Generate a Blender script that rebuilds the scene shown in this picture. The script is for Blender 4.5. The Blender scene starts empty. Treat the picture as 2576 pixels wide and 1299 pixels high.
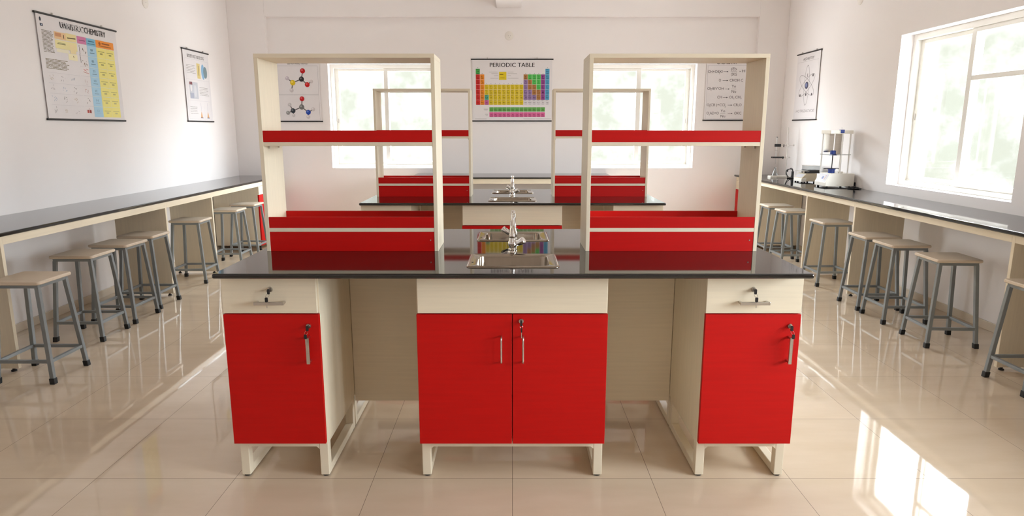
import bpy, bmesh, math, random
from mathutils import Vector, Matrix
random.seed(7)
PI = math.pi
sc = bpy.context.scene
C = sc.collection

# ------------------------------------------------------------------ materials
def s2l(c):
    return tuple(((v / 255) / 12.92 if v / 255 <= .04045 else ((v / 255 + .055) / 1.055) ** 2.4) for v in c)

def base_mat(name, col, rough=.5, metal=0., spec=.5, ior=1.5, coat=0., trans=0.):
    m = bpy.data.materials.new(name); m.use_nodes = True
    b = m.node_tree.nodes['Principled BSDF']
    b.inputs['Base Color'].default_value = (*col, 1)
    b.inputs['Roughness'].default_value = rough
    b.inputs['Metallic'].default_value = metal
    b.inputs['IOR'].default_value = ior
    b.inputs['Specular IOR Level'].default_value = spec
    b.inputs['Coat Weight'].default_value = coat
    b.inputs['Transmission Weight'].default_value = trans
    return m, m.node_tree.nodes, m.node_tree.links, b

def noisy(name, col, rough=.5, metal=0., spec=.5, var=.05, scale=(20, 20, 20), bump=0., bscale=60., coat=0., ior=1.5, rvar=0.):
    m, N, L, b = base_mat(name, col, rough, metal, spec, ior, coat)
    tc = N.new('ShaderNodeTexCoord'); mp = N.new('ShaderNodeMapping')
    mp.inputs['Scale'].default_value = scale
    L.new(tc.outputs['Object'], mp.inputs['Vector'])
    n = N.new('ShaderNodeTexNoise'); n.inputs['Scale'].default_value = 1.; n.inputs['Detail'].default_value = 5
    L.new(mp.outputs[0], n.inputs['Vector'])
    r = N.new('ShaderNodeValToRGB')
    r.color_ramp.elements[0].position = .3; r.color_ramp.elements[1].position = .7
    r.color_ramp.elements[0].color = (*[max(0, c * (1 - var)) for c in col], 1)
    r.color_ramp.elements[1].color = (*[min(1, c * (1 + var)) for c in col], 1)
    L.new(n.outputs['Fac'], r.inputs['Fac']); L.new(r.outputs['Color'], b.inputs['Base Color'])
    if rvar:
        mr = N.new('ShaderNodeMapRange'); mr.inputs['To Min'].default_value = rough - rvar; mr.inputs['To Max'].default_value = rough + rvar
        L.new(n.outputs['Fac'], mr.inputs['Value']); L.new(mr.outputs['Result'], b.inputs['Roughness'])
    if bump:
        n2 = N.new('ShaderNodeTexNoise'); n2.inputs['Scale'].default_value = bscale; n2.inputs['Detail'].default_value = 3
        L.new(tc.outputs['Object'], n2.inputs['Vector'])
        bp = N.new('ShaderNodeBump'); bp.inputs['Strength'].default_value = bump; bp.inputs['Distance'].default_value = .002
        L.new(n2.outputs['Fac'], bp.inputs['Height']); L.new(bp.outputs['Normal'], b.inputs['Normal'])
    return m

M = {}
M['wall'] = noisy('wall_paint', (.875, .838, .835), .55, var=.012, scale=(1.5, 1.5, 1.5), bump=.06, bscale=90, spec=.35)
M['ceiling'] = noisy('ceiling_paint', (.82, .79, .76), .8, var=.01, scale=(1, 1, 1))
M['cream'] = noisy('cream_laminate', (.79, .70, .545), .42, var=.035, scale=(3, 3, 90), spec=.45)
M['cream_v'] = noisy('cream_laminate_upright', (.79, .70, .545), .42, var=.035, scale=(90, 90, 4), spec=.45)
M['frame_cream'] = noisy('cream_powder_coat', (.79, .71, .56), .38, var=.02, scale=(8, 8, 8), spec=.5)
M['red'] = noisy('red_laminate', (.52, .002, .001), .48, var=.05, scale=(4, 4, 70), spec=.25)
M['seat'] = noisy('beech_seat', (.68, .57, .45), .42, var=.06, scale=(3, 40, 40), spec=.4)
M['steel_paint'] = noisy('grey_enamel', (.215, .235, .245), .38, var=.06, scale=(12, 12, 12), spec=.5)
M['rubber'] = noisy('black_rubber', (.012, .012, .013), .6, var=.2, scale=(40, 40, 40))
M['black'] = noisy('black_plastic', (.012, .012, .014), .35, var=.2, scale=(40, 40, 40))
M['chrome'] = noisy('chrome', (.82, .80, .78), .06, metal=1., var=.02, scale=(9, 9, 9))
M['nickel'] = noisy('satin_nickel', (.60, .57, .53), .28, metal=1., var=.05, scale=(6, 6, 200))
M['sink'] = noisy('brushed_steel', (.37, .32, .26), .11, metal=1., var=.06, scale=(60, 4, 4), rvar=.03)
M['pvc'] = noisy('cream_window_frame', (.82, .80, .75), .4, var=.015, scale=(8, 8, 8))
M['white_case'] = noisy('white_casing', (.82, .79, .72), .35, var=.015, scale=(8, 8, 8))
M['tan_case'] = noisy('beige_casing', (.62, .54, .40), .45, var=.03, scale=(12, 12, 12))
M['blue'] = noisy('blue_plastic', (.012, .045, .28), .35, var=.1, scale=(12, 12, 12))
M['mirror_steel'] = noisy('brushed_plate', (.62, .58, .52), .25, metal=1., var=.05, scale=(4, 4, 80))
M['aluminium'] = noisy('white_rod', (.85, .84, .82), .3, var=.02, scale=(8, 8, 8))
M['grey_lab'] = noisy('grey_panel', (.55, .54, .58), .4, var=.03, scale=(12, 12, 12))
M['skirting'] = noisy('skirting_tile', (.68, .59, .48), .25, var=.05, scale=(6, 6, 6))
M['disc'] = noisy('cover_plastic', (.81, .765, .72), .5, var=.03, scale=(12, 12, 12))

def granite():
    m, N, L, b = base_mat('black_granite', (.012, .011, .011), .045, ior=1.66)
    tc = N.new('ShaderNodeTexCoord')
    v = N.new('ShaderNodeTexVoronoi'); v.inputs['Scale'].default_value = 420
    n = N.new('ShaderNodeTexNoise'); n.inputs['Scale'].default_value = 700; n.inputs['Detail'].default_value = 2
    L.new(tc.outputs['Object'], v.inputs['Vector']); L.new(tc.outputs['Object'], n.inputs['Vector'])
    r = N.new('ShaderNodeValToRGB')
    r.color_ramp.elements[0].position = .5; r.color_ramp.elements[0].color = (.008, .0075, .0075, 1)
    r.color_ramp.elements[1].position = .75; r.color_ramp.elements[1].color = (.026, .025, .024, 1)
    L.new(n.outputs['Fac'], r.inputs['Fac']); L.new(r.outputs['Color'], b.inputs['Base Color'])
    return m
M['granite'] = granite()

def floor_mat():
    m, N, L, b = base_mat('polished_floor_tile', (.6, .48, .37), .07, ior=1.5)
    g = N.new('ShaderNodeNewGeometry'); sx = N.new('ShaderNodeSeparateXYZ'); L.new(g.outputs['Position'], sx.inputs[0])
    def mth(op, a, bb=None):
        q = N.new('ShaderNodeMath'); q.operation = op
        for i, x in enumerate((a, bb)):
            if x is None: continue
            if isinstance(x, (int, float)): q.inputs[i].default_value = x
            else: L.new(x, q.inputs[i])
        return q.outputs[0]
    ax = mth('SUBTRACT', sx.outputs['X'], .0018); ay = mth('SUBTRACT', sx.outputs['Y'], 2.6193)
    dx = mth('PINGPONG', ax, .3); dy = mth('PINGPONG', ay, .3)
    gx = mth('LESS_THAN', dx, .00105); gy = mth('LESS_THAN', dy, .001)
    gm = mth('MAXIMUM', gx, gy)
    ix = mth('FLOOR', mth('DIVIDE', ax, .6)); iy = mth('FLOOR', mth('DIVIDE', ay, .6))
    cb = N.new('ShaderNodeCombineXYZ'); L.new(ix, cb.inputs[0]); L.new(iy, cb.inputs[1])
    wn = N.new('ShaderNodeTexWhiteNoise'); L.new(cb.outputs[0], wn.inputs['Vector'])
    mp = N.new('ShaderNodeMapping'); mp.inputs['Scale'].default_value = (1.2, 4., 1); L.new(g.outputs['Position'], mp.inputs['Vector'])
    ns = N.new('ShaderNodeTexNoise'); ns.inputs['Scale'].default_value = 2.2; ns.inputs['Detail'].default_value = 6; L.new(mp.outputs[0], ns.inputs['Vector'])
    r = N.new('ShaderNodeValToRGB')
    r.color_ramp.elements[0].position = .3; r.color_ramp.elements[0].color = (.64, .515, .385, 1)
    r.color_ramp.elements[1].position = .72; r.color_ramp.elements[1].color = (.70, .575, .445, 1)
    L.new(ns.outputs['Fac'], r.inputs['Fac'])
    hv = N.new('ShaderNodeHueSaturation'); L.new(r.outputs['Color'], hv.inputs['Color'])
    mr = N.new('ShaderNodeMapRange'); mr.inputs['To Min'].default_value = .97; mr.inputs['To Max'].default_value = 1.03
    L.new(wn.outputs['Value'], mr.inputs['Value']); L.new(mr.outputs['Result'], hv.inputs['Value'])
    mx = N.new('ShaderNodeMix'); mx.data_type = 'RGBA'
    L.new(gm, mx.inputs[0]); L.new(hv.outputs['Color'], mx.inputs[6]); mx.inputs[7].default_value = (.17, .12, .085, 1)
    L.new(mx.outputs[2], b.inputs['Base Color'])
    rr = mth('ADD', mth('MULTIPLY', gm, .5), .035); L.new(rr, b.inputs['Roughness'])
    bp = N.new('ShaderNodeBump'); bp.inputs['Strength'].default_value = .02; bp.inputs['Distance'].default_value = .01
    n3 = N.new('ShaderNodeTexNoise'); n3.inputs['Scale'].default_value = 5; L.new(g.outputs['Position'], n3.inputs['Vector'])
    L.new(n3.outputs['Fac'], bp.inputs['Height']); L.new(bp.outputs['Normal'], b.inputs['Normal'])
    return m
M['floor'] = floor_mat()

def glass_mat(name, tint=(.96, .98, .97), refl=1.):
    m = bpy.data.materials.new(name); m.use_nodes = True
    N, L = m.node_tree.nodes, m.node_tree.links
    N.remove(N['Principled BSDF']); o = N['Material Output']
    t = N.new('ShaderNodeBsdfTransparent'); t.inputs[0].default_value = (*tint, 1)
    g = N.new('ShaderNodeBsdfGlossy'); g.inputs['Roughness'].default_value = .01
    f = N.new('ShaderNodeFresnel'); 
    ge = N.new('ShaderNodeNewGeometry'); ir = N.new('ShaderNodeMapRange'); ir.inputs['To Min'].default_value = 1.45; ir.inputs['To Max'].default_value = 1 / 1.45
    L.new(ge.outputs['Backfacing'], ir.inputs['Value']); L.new(ir.outputs['Result'], f.inputs['IOR'])
    mu = N.new('ShaderNodeMath'); mu.operation = 'MULTIPLY'; mu.inputs[1].default_value = refl
    L.new(f.outputs[0], mu.inputs[0])
    x = N.new('ShaderNodeMixShader'); L.new(mu.outputs[0], x.inputs[0]); L.new(t.outputs[0], x.inputs[1]); L.new(g.outputs[0], x.inputs[2])
    L.new(x.outputs[0], o.inputs[0])
    return m
M['glass'] = glass_mat('window_glass')
M['labglass'] = glass_mat('laboratory_glass', (.90, .92, .92), 2.2)
M['smoke'] = glass_mat('clear_cover', (.72, .74, .74), 1.5)

_pm = {}
def ink(rgb):
    rgb = tuple(int(v) for v in rgb)
    if rgb not in _pm:
        c = s2l(rgb)
        _pm[rgb] = noisy('print_%02x%02x%02x' % rgb, c, .5, var=.02, scale=(5, 5, 5), spec=.3)
    return _pm[rgb]

# ------------------------------------------------------------------ mesh helpers
_text_cache = {}
def text_geo(s, bold=0.):
    k = (s, bold)
    if k not in _text_cache:
        cu = bpy.data.curves.new('lettering', 'FONT'); cu.body = s; cu.size = 1; cu.align_x = 'CENTER'; cu.offset = bold
        cu.resolution_u = 2
        ob = bpy.data.objects.new('lettering', cu); C.objects.link(ob)
        bpy.context.view_layer.update()
        dg = bpy.context.evaluated_depsgraph_get()
        me = bpy.data.meshes.new_from_object(ob.evaluated_get(dg))
        V = [tuple(v.co) for v in me.vertices]; F = [tuple(p.vertices) for p in me.polygons]
        bpy.data.objects.remove(ob); bpy.data.curves.remove(cu); bpy.data.meshes.remove(me)
        _text_cache[k] = (V, F)
    return _text_cache[k]

class MB:
    def __init__(s): s.v = []; s.f = []; s.m = []; s.mats = []
    def mi(s, m):
        if m is None: return 0
        if m not in s.mats: s.mats.append(m)
        return s.mats.index(m)
    def add(s, V, F, m=None):
        o = len(s.v); s.v += [tuple(v) for v in V]
        k = s.mi(m)
        for f in F: s.f.append(tuple(i + o for i in f)); s.m.append(k)
        return s
    def box(s, x0, x1, y0, y1, z0, z1, m=None):
        V = [(x0, y0, z0), (x1, y0, z0), (x1, y1, z0), (x0, y1, z0), (x0, y0, z1), (x1, y0, z1), (x1, y1, z1), (x0, y1, z1)]
        F = [(0, 3, 2, 1), (4, 5, 6, 7), (0, 1, 5, 4), (1, 2, 6, 5), (2, 3, 7, 6), (3, 0, 4, 7)]
        return s.add(V, F, m)
    def bar(s, p0, p1, w, h=None, m=None, up=(0, 0, 1), w1=None):
        p0, p1 = Vector(p0), Vector(p1); d = (p1 - p0).normalized(); h = h or w
        u = Vector(up)
        if abs(d.dot(u)) > .99: u = Vector((0, 1, 0))
        a = d.cross(u).normalized(); b = a.cross(d).normalized()
        r = (w1 or w) / w
        V = []
        for p, k in ((p0, 1), (p1, r)):
            for sa, sb in ((-1, -1), (1, -1), (1, 1), (-1, 1)):
                V.append(p + a * sa * w / 2 * k + b * sb * h / 2 * k)
        F = [(3, 2, 1, 0), (4, 5, 6, 7), (0, 1, 5, 4), (1, 2, 6, 5), (2, 3, 7, 6), (3, 0, 4, 7)]
        return s.add(V, F, m)
    def leg(s, p0, p1, w, m=None):
        # slanted square tube whose ends are cut level
        V = []
        for p in (p0, p1):
            for sa, sb in ((-1, -1), (1, -1), (1, 1), (-1, 1)):
                V.append((p[0] + sa * w / 2, p[1] + sb * w / 2, p[2]))
        F = [(3, 2, 1, 0), (4, 5, 6, 7), (0, 1, 5, 4), (1, 2, 6, 5), (2, 3, 7, 6), (3, 0, 4, 7)]
        return s.add(V, F, m)
    def cyl(s, p0, p1, r0, r1=None, n=20, m=None, caps=True):
        p0, p1 = Vector(p0), Vector(p1); r1 = r0 if r1 is None else r1
        d = (p1 - p0).normalized(); u = Vector((0, 0, 1)) if abs(d.z) < .9 else Vector((1, 0, 0))
        a = d.cross(u).normalized(); b = d.cross(a).normalized()
        V = []
        for p, r in ((p0, r0), (p1, r1)):
            for i in range(n):
                t = 2 * PI * i / n; V.append(p + a * math.cos(t) * r + b * math.sin(t) * r)
        F = [(i, (i + 1) % n, n + (i + 1) % n, n + i) for i in range(n)]
        if caps: F += [tuple(range(n))[::-1], tuple(range(n, 2 * n))]
        return s.add(V, F, m)
    def tube(s, pts, r, n=12, m=None, closed=False):
        pts = [Vector(p) for p in pts]; k = len(pts); V = []; prev = None
        rr = r if isinstance(r, (list, tuple)) else [r] * k
        for i, p in enumerate(pts):
            if closed: d = (pts[(i + 1) % k] - pts[i - 1]).normalized()
            else: d = (pts[min(i + 1, k - 1)] - pts[max(i - 1, 0)]).normalized()
            if prev is None:
                u = Vector((0, 0, 1)) if abs(d.z) < .9 else Vector((1, 0, 0)); a = d.cross(u).normalized()
            else: a = (prev - d * prev.dot(d)).normalized()
            prev = a; b = d.cross(a)
            for j in range(n):
                t = 2 * PI * j / n; V.append(p + (a * math.cos(t) + b * math.sin(t)) * rr[i])
        F = []
        for i in range(k if closed else k - 1):
            q = (i + 1) % k
            for j in range(n): F.append((i * n + j, i * n + (j + 1) % n, q * n + (j + 1) % n, q * n + j))
        if not closed: F += [tuple(range(n))[::-1], tuple(range((k - 1) * n, k * n))]
        return s.add(V, F, m)
    def lathe(s, prof, c=(0, 0, 0), n=28, m=None):
        V = []; k = len(prof)
        for r, z in prof:
            for j in range(n):
                t = 2 * PI * j / n; V.append((c[0] + r * math.cos(t), c[1] + r * math.sin(t), c[2] + z))
        F = [(i * n + j, i * n + (j + 1) % n, (i + 1) * n + (j + 1) % n, (i + 1) * n + j) for i in range(k - 1) for j in range(n)]
        if prof[0][0] > 1e-6: F.append(tuple(range(n))[::-1])
        if prof[-1][0] > 1e-6: F.append(tuple(range((k - 1) * n, k * n)))
        return s.add(V, F, m)
    def prism_y(s, poly, y0, y1, m=None):
        n = len(poly)
        V = [(x, y0, z) for x, z in poly] + [(x, y1, z) for x, z in poly]
        F = [tuple(range(n)), tuple(range(n, 2 * n))[::-1]] + [(i, n + i, n + (i + 1) % n, (i + 1) % n) for i in range(n)]
        return s.add(V, F, m)
    # printed things on a sheet that faces local -y: x right, z up
    def quad(s, x0, x1, z0, z1, y, m): return s.add([(x0, y, z0), (x1, y, z0), (x1, y, z1), (x0, y, z1)], [(0, 1, 2, 3)], m)
    def disc(s, x, z, rx, rz, y, m, n=24, rot=0.):
        V = []
        for i in range(n):
            t = 2 * PI * i / n; a, b = rx * math.cos(t), rz * math.sin(t)
            V.append((x + a * math.cos(rot) - b * math.sin(rot), y, z + a * math.sin(rot) + b * math.cos(rot)))
        return s.add(V, [tuple(range(n))], m)
    def line(s, pts, w, y, m):
        for (x0, z0), (x1, z1) in zip(pts[:-1], pts[1:]):
            dx, dz = x1 - x0, z1 - z0; l = math.hypot(dx, dz) or 1; a, b = -dz / l * w / 2, dx / l * w / 2
            s.add([(x0 + a, y, z0 + b), (x0 - a, y, z0 - b), (x1 - a, y, z1 - b), (x1 + a, y, z1 + b)], [(0, 1, 2, 3)], m)
        return s
    def text(s, t, x, z, h, y, m, width=None, bold=0., skew=0.):
        V, F = text_geo(t)
        if not V: return s
        xs = [v[0] for v in V]; x0, x1 = min(xs), max(xs)
        k = h / .72; kx = k if width is None else width / max(1e-6, x1 - x0)
        c = (x0 + x1) / 2
        n = 3 if bold > .006 else (2 if bold else 1)
        for i in range(n):
            dx = (i - (n - 1) / 2) * bold * h * 1.6
            s.add([(x + dx + (v[0] - c) * kx + v[1] * k * skew, y - i * .00012, z + v[1] * k) for v in V], F, m)
        return s
    def build(s, name, m=None, parent=None, bevel=0., smooth=None, seg=2):
        me = bpy.data.meshes.new(name); me.from_pydata(s.v, [], s.f)
        mats = s.mats if s.mats else [m]
        for q in mats: me.materials.append(q)
        if s.mats: me.polygons.foreach_set('material_index', s.m)
        bm = bmesh.new(); bm.from_mesh(me)
        if not s.mats or smooth is not None: bmesh.ops.recalc_face_normals(bm, faces=bm.faces)
        bm.to_mesh(me); bm.free()
        if smooth is not None:
            me.polygons.foreach_set('use_smooth', [True] * len(me.polygons)); me.set_sharp_from_angle(angle=math.radians(smooth))
        me.update()
        o = bpy.data.objects.new(name, me); C.objects.link(o)
        if parent: o.parent = parent
        if bevel:
            b = o.modifiers.new('edge', 'BEVEL'); b.width = bevel; b.segments = seg; b.limit_method = 'ANGLE'; b.angle_limit = math.radians(40)
        return o

def tag(o, label, cat, group=None, kind=None):
    o['label'] = label; o['category'] = cat
    if group: o['group'] = group
    if kind: o['kind'] = kind
    return o
def thing(name, label, cat, loc=(0, 0, 0), rz=0., group=None):
    o = bpy.data.objects.new(name, None); C.objects.link(o); o.empty_display_size = .1
    o.location = loc; o.rotation_euler = (0, 0, rz)
    return tag(o, label, cat, group)
def dup(o, loc=None, rz=None, label=None, parent=None):
    c = o.copy(); C.objects.link(c)
    if parent: c.parent = parent
    if loc is not None: c.location = loc
    if rz is not None: c.rotation_euler = (0, 0, rz)
    if label: c['label'] = label
    for ch in list(o.children): dup(ch, parent=c)
    return c
def struct(name, mb, m, parent=None, bevel=0., smooth=None):
    o = mb.build(name, m, parent, bevel, smooth)
    if parent is None: o['kind'] = 'structure'
    return o

# ------------------------------------------------------------------ room shell
XL, XR, YB, YF, ZC = -3.684, 3.586, 9.03, -3.4, 3.45
T = .23
WZ0, WZ1 = .968, 2.335
def wall_boxes(a0, a1, opens, z0=0., z1=ZC):
    out = []; p = a0
    for b0, b1, c0, c1 in opens:
        out.append((p, b0, z0, z1)); out.append((b0, b1, z0, c0)); out.append((b0, b1, c1, z1)); p = b1
    out.append((p, a1, z0, z1)); return out
w = MB()
for a0, a1, z0, z1 in wall_boxes(XL - T, XR + T, [(-2.434, -.95, WZ0, WZ1), (.962, 2.446, WZ0, WZ1)]): w.box(a0, a1, YB, YB + T, z0, z1)
struct('wall_back', w, M['wall'])
RW = [(-.9, -.05, WZ0, WZ1), (.4, 2.1, WZ0, WZ1), (4.73, 6.35, WZ0, WZ1)]  # first opening is out of view, added as front fill
w = MB()
for a0, a1, z0, z1 in wall_boxes(YF, YB, RW): w.box(XR, XR + T, a0, a1, z0, z1)
struct('wall_right', w, M['wall'])
struct('wall_left', MB().box(XL - T, XL, YF, YB, 0, ZC), M['wall'])
struct('wall_rear', MB().box(XL - T, XR + T, YF - T, YF, 0, ZC), M['wall'])
struct('floor', MB().box(XL - T, XR + T, YF - T, YB + T, -.1, 0), M['floor'])
struct('ceiling', MB().box(XL - T, XR + T, YF - T, YB + T, ZC, ZC + .12), M['ceiling'])
struct('trim_1', MB().box(XL, -3.2, YB - .07, YB, 0, ZC), M['wall'], bevel=.004)
struct('trim_2', MB().box(3.2, XR, YB - .07, YB, 0, ZC), M['wall'], bevel=.004)
struct('trim_3', MB().box(-3.2, 3.2, YB - .07, YB, 2.912, ZC), M['wall'], bevel=.004)
struct('trim_4', MB().box(-.2, .122, YF, YB - .07, 3.02, ZC), M['wall'], bevel=.006)
struct('baseboard_left', MB().box(XL, XL + .012, YF, YB - .07, 0, .065), M['skirting'], bevel=.002)
struct('baseboard_right', MB().box(XR - .012, XR, YF, YB - .07, 0, .065), M['skirting'], bevel=.002)
struct('baseboard_back', MB().box(-3.2, 3.2, YB - .012, YB, 0, .065), M['skirting'], bevel=.002)

# windows: local x along the wall, z up, room side is -y; origin at opening's lower left
def ring(mb, x0, x1, z0, z1, wl, wr, wb, wt, y0, y1):
    mb.box(x0, x0 + wl, y0, y1, z0, z1); mb.box(x1 - wr, x1, y0, y1, z0, z1)
    mb.box(x0 + wl, x1 - wr, y0, y1, z0, z0 + wb); mb.box(x0 + wl, x1 - wr, y0, y1, z1 - wt, z1)
def make_window(n, loc, rz, W, latch_left=True, transom=False):
    H = WZ1 - WZ0
    o = bpy.data.objects.new('window_%d' % n, None); C.objects.link(o); o.location = loc; o.rotation_euler = (0, 0, rz); o['kind'] = 'structure'
    d = .115
    fr = MB(); ring(fr, 0, W, 0, H, .045, .045, .04, .05, d, d + .09)
    fr.box(.045, W - .045, d + .042, d + .048, .04, .052)
    fr.build('window_frame', M['pvc'], o, bevel=.003)
    mid = W / 2
    for k, (a, b, y) in enumerate(((.045, mid + .03, d + .05), (mid - .03, W - .045, d + .012))):
        if not latch_left: y = d + .012 if k == 0 else d + .05
        s = MB(); ring(s, a, b, .04, H - .05, .055, .062, .045, .036, y, y + .03)
        right_hand = (k == 1) if latch_left else (k == 1)
        if transom and right_hand: s.box(a + .052, b - .056, y + .002, y + .028, .905, .945)
        so = s.build('sash', M['pvc'], o, bevel=.003)
        MB().box(a + .053, b - .06, y + .013, y + .018, .083, H - .082).build('pane', M['glass'], so)
        lx = a + .026 if k == 0 else b - .028
        MB().box(lx - .006, lx + .006, y - .008, y, .60, .66).build('latch', M['nickel'], so, bevel=.002)
    return o
make_window(1, (-2.434, YB, WZ0), 0, 1.484)
make_window(2, (.962, YB, WZ0), 0, 1.484, latch_left=False)
# right wall: looking along +x, local x runs toward the camera (-y)
make_window(3, (XR, 6.35, WZ0), -PI / 2, 1.62, transom=True)
make_window(4, (XR, 2.1, WZ0), -PI / 2, 1.7, transom=True)
make_window(5, (XR, -.05, WZ0), -PI / 2, .85, transom=True)  # unseen window added to throw more light on the bench fronts



# ------------------------------------------------------------------ island benches
BX = .004; BC = 3.107; DY = 2.5246; WT = .93
def rrect(x0, x1, y0, y1, r, n=5):
    P = []
    for cx, cy, a in ((x1 - r, y1 - r, 0), (x0 + r, y1 - r, 90), (x0 + r, y0 + r, 180), (x1 - r, y0 + r, 270)):
        for i in range(n + 1):
            t = math.radians(a + 90 * i / n); P.append((cx + r * math.cos(t), cy + r * math.sin(t)))
    return P
def loops_face(mb, A, zA, B, zB, m=None):
    n = len(A); V = [(x, y, zA) for x, y in A] + [(x, y, zB) for x, y in B]
    mb.add(V, [(i, (i + 1) % n, n + (i + 1) % n, n + i) for i in range(n)], m)
S1 = (-.19, .19, 2.631 - BC, 2.918 - BC); S2 = (-.183, .183, 3.284 - BC, 3.571 - BC)
def make_worktop(label, dy):
    hw, hd = 1.1765, .5955
    mb = MB()
    xs = [-hw, -.16, .16, hw]; ys = [-hd, S1[2] + .022, S1[3] - .022, S2[2] + .022, S2[3] - .022, hd]
    holes = {(1, 1), (1, 3)}
    for i in range(3):
        for j in range(5):
            if (i, j) in holes: continue
            for z, fl in ((WT, 0), (.91, 1)):
                q = [(xs[i], ys[j], z), (xs[i + 1], ys[j], z), (xs[i + 1], ys[j + 1], z), (xs[i], ys[j + 1], z)]
                mb.add(q, [(0, 1, 2, 3) if not fl else (3, 2, 1, 0)])
    for (i, j) in holes:
        a, b, c, d = xs[i], xs[i + 1], ys[j], ys[j + 1]
        for p, q in (((a, c), (b, c)), ((b, c), (b, d)), ((b, d), (a, d)), ((a, d), (a, c))):
            mb.add([(*p, WT), (*q, WT), (*q, .91), (*p, .91)], [(0, 1, 2, 3)])
    for i in range(3):
        for y in (-hd, hd): mb.add([(xs[i], y, .91), (xs[i + 1], y, .91), (xs[i + 1], y, WT), (xs[i], y, WT)], [(0, 1, 2, 3)])
    for j in range(5):
        for x in (-hw, hw): mb.add([(x, ys[j], .91), (x, ys[j + 1], .91), (x, ys[j + 1], WT), (x, ys[j], WT)], [(0, 1, 2, 3)])
    o = mb.build('bench_worktop', M['granite'])
    bm = bmesh.new(); bm.from_mesh(o.data); bmesh.ops.remove_doubles(bm, verts=bm.verts, dist=1e-5); bmesh.ops.recalc_face_normals(bm, faces=bm.faces)
    bm.to_mesh(o.data); bm.free()
    b = o.modifiers.new('edge', 'BEVEL'); b.width = .007; b.segments = 3; b.limit_method = 'ANGLE'; b.angle_limit = math.radians(40)
    o.location = (BX, BC + dy, 0)
    return tag(o, label, 'worktop', 'black bench worktops')
make_worktop('polished black granite worktop with two sinks on the near island bench', 0)
make_worktop('polished black granite worktop on the far island bench, behind the near one', DY)

def make_sink(S, label, loc):
    x0, x1, y0, y1 = S; cx, cy = (x0 + x1) / 2, (y0 + y1) / 2; hx, hy = (x1 - x0) / 2, (y1 - y0) / 2
    t = thing('sink', label, 'sink', (loc[0] + cx, loc[1] + cy, WT), 0, 'steel bench sinks')
    mb = MB()
    prof = [(hx, hy, .018, .0), (hx, hy, .018, .0035), (hx - .006, hy - .006, .016, .006), (hx - .014, hy - .010, .015, .0035), (hx - .038, hy - .026, .03, .003),
            (hx - .0405, hy - .0285, .03, .001), (hx - .042, hy - .0295, .03, -.004), (hx - .046, hy - .032, .03, -.12), (hx - .07, hy - .055, .03, -.135)]
    lp = [(rrect(-a, a, -b, b, r), z) for a, b, r, z in prof]
    for (A, za), (B, zb) in zip(lp[:-1], lp[1:]): loops_face(mb, A, za, B, zb)
    A, za = lp[-1]; mb.add([(x, y, za) for x, y in A], [tuple(range(len(A)))])
    bo = mb.build('basin', M['sink'], t, smooth=50)
    bm = bmesh.new(); bm.from_mesh(bo.data); bmesh.ops.remove_doubles(bm, verts=bm.verts, dist=1e-6); bmesh.ops.recalc_face_normals(bm, faces=bm.faces); bm.to_mesh(bo.data); bm.free()
    MB().lathe([(0, .003), (.02, .003), (.024, .0), (.024, -.001)], (0, 0, -.1345), 20).build('drain', M['chrome'], t, smooth=40)
    h = MB()
    MB().disc  # noqa
    h.cyl((-hx + .02, -.045, .0032), (-hx + .02, -.045, .0048), .0045, n=12)
    h.build('rim_clip', M['black'], t)
    return t
for S, dy, lb in ((S1, 0, 'shallow steel sink nearest the camera, in front of the tap on the near bench'),
                  (S2, 0, 'steel sink behind the tap on the near bench'),
                  (S1, DY, 'steel sink on the front side of the far bench'),
                  (S2, DY, 'steel sink on the rear side of the far bench')):
    make_sink(S, lb, (BX, BC + dy))

def make_faucet(label, loc, rz):
    t = thing('faucet', label, 'tap', loc, rz, 'chrome bench taps')
    MB().lathe([(.0225, 0), (.0225, .006), (.0195, .009), (.0175, .012), (.0205, .016), (.0205, .02), (.0165, .024), (.0165, .03), (.0205, .038), (.0205, .05), (.016, .058), (.0145, .066), (.013, .07), (.0145, .074), (.0145, .086), (.0135, .09)], n=28).build('body', M['chrome'], t, smooth=35)
    pts = [(0, 0, .088)] + [(0, -.028 + .028 * math.cos(a), .118 + .028 * math.sin(a)) for a in [PI * i / 10 for i in range(0, 8)]]
    pts += [(0, -.075, .128), (0, -.098, .112), (0, -.104, .10)]
    MB().tube(pts, [.0125] + [.0115] * (len(pts) - 1), 16).build('spout', M['chrome'], t, smooth=50)
    MB().cyl((0, -.103, .103), (0, -.107, .092), .0125, n=18).build('aerator', M['chrome'], t, smooth=50)
    d = Vector((.80, -.32, .50)).normalized(); p = Vector((.008, -.003, .036))
    st = MB(); st.cyl(p, p + d * .022, .0075, n=14); st.build('valve_stem', M['chrome'], t, smooth=50)
    k = MB(); n = 28; u = d.cross(Vector((0, 0, 1))).normalized(); v = d.cross(u)
    rings = [(.014, .009), (.02, .0115), (.048, .0155), (.054, .0155), (.0565, .013)]
    V = []
    for z, r in rings:
        for j in range(n):
            a = 2 * PI * j / n; rr = r * (1 + (.07 if (j // 2) % 2 == 0 and z < .052 else 0)); V.append(p + d * z + (u * math.cos(a) + v * math.sin(a)) * rr)
    F = [(i * n + j, i * n + (j + 1) % n, (i + 1) * n + (j + 1) % n, (i + 1) * n + j) for i in range(len(rings) - 1) for j in range(n)]
    F += [tuple(range(n))[::-1], tuple(range((len(rings) - 1) * n, len(rings) * n))]
    k.add(V, F); k.build('handle', M['chrome'], t, smooth=30)
    return t
f0 = make_faucet('chrome tap with the nearest spout and knob to the right, near bench', (BX - .002, 2.957, WT), 0)
dup(f0, (BX + .002, 3.257, WT), PI, 'chrome tap facing away, just behind the front tap on the near bench')
dup(f0, (BX - .002, 2.957 + DY, WT), 0, 'chrome tap facing the camera on the far bench')
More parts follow.
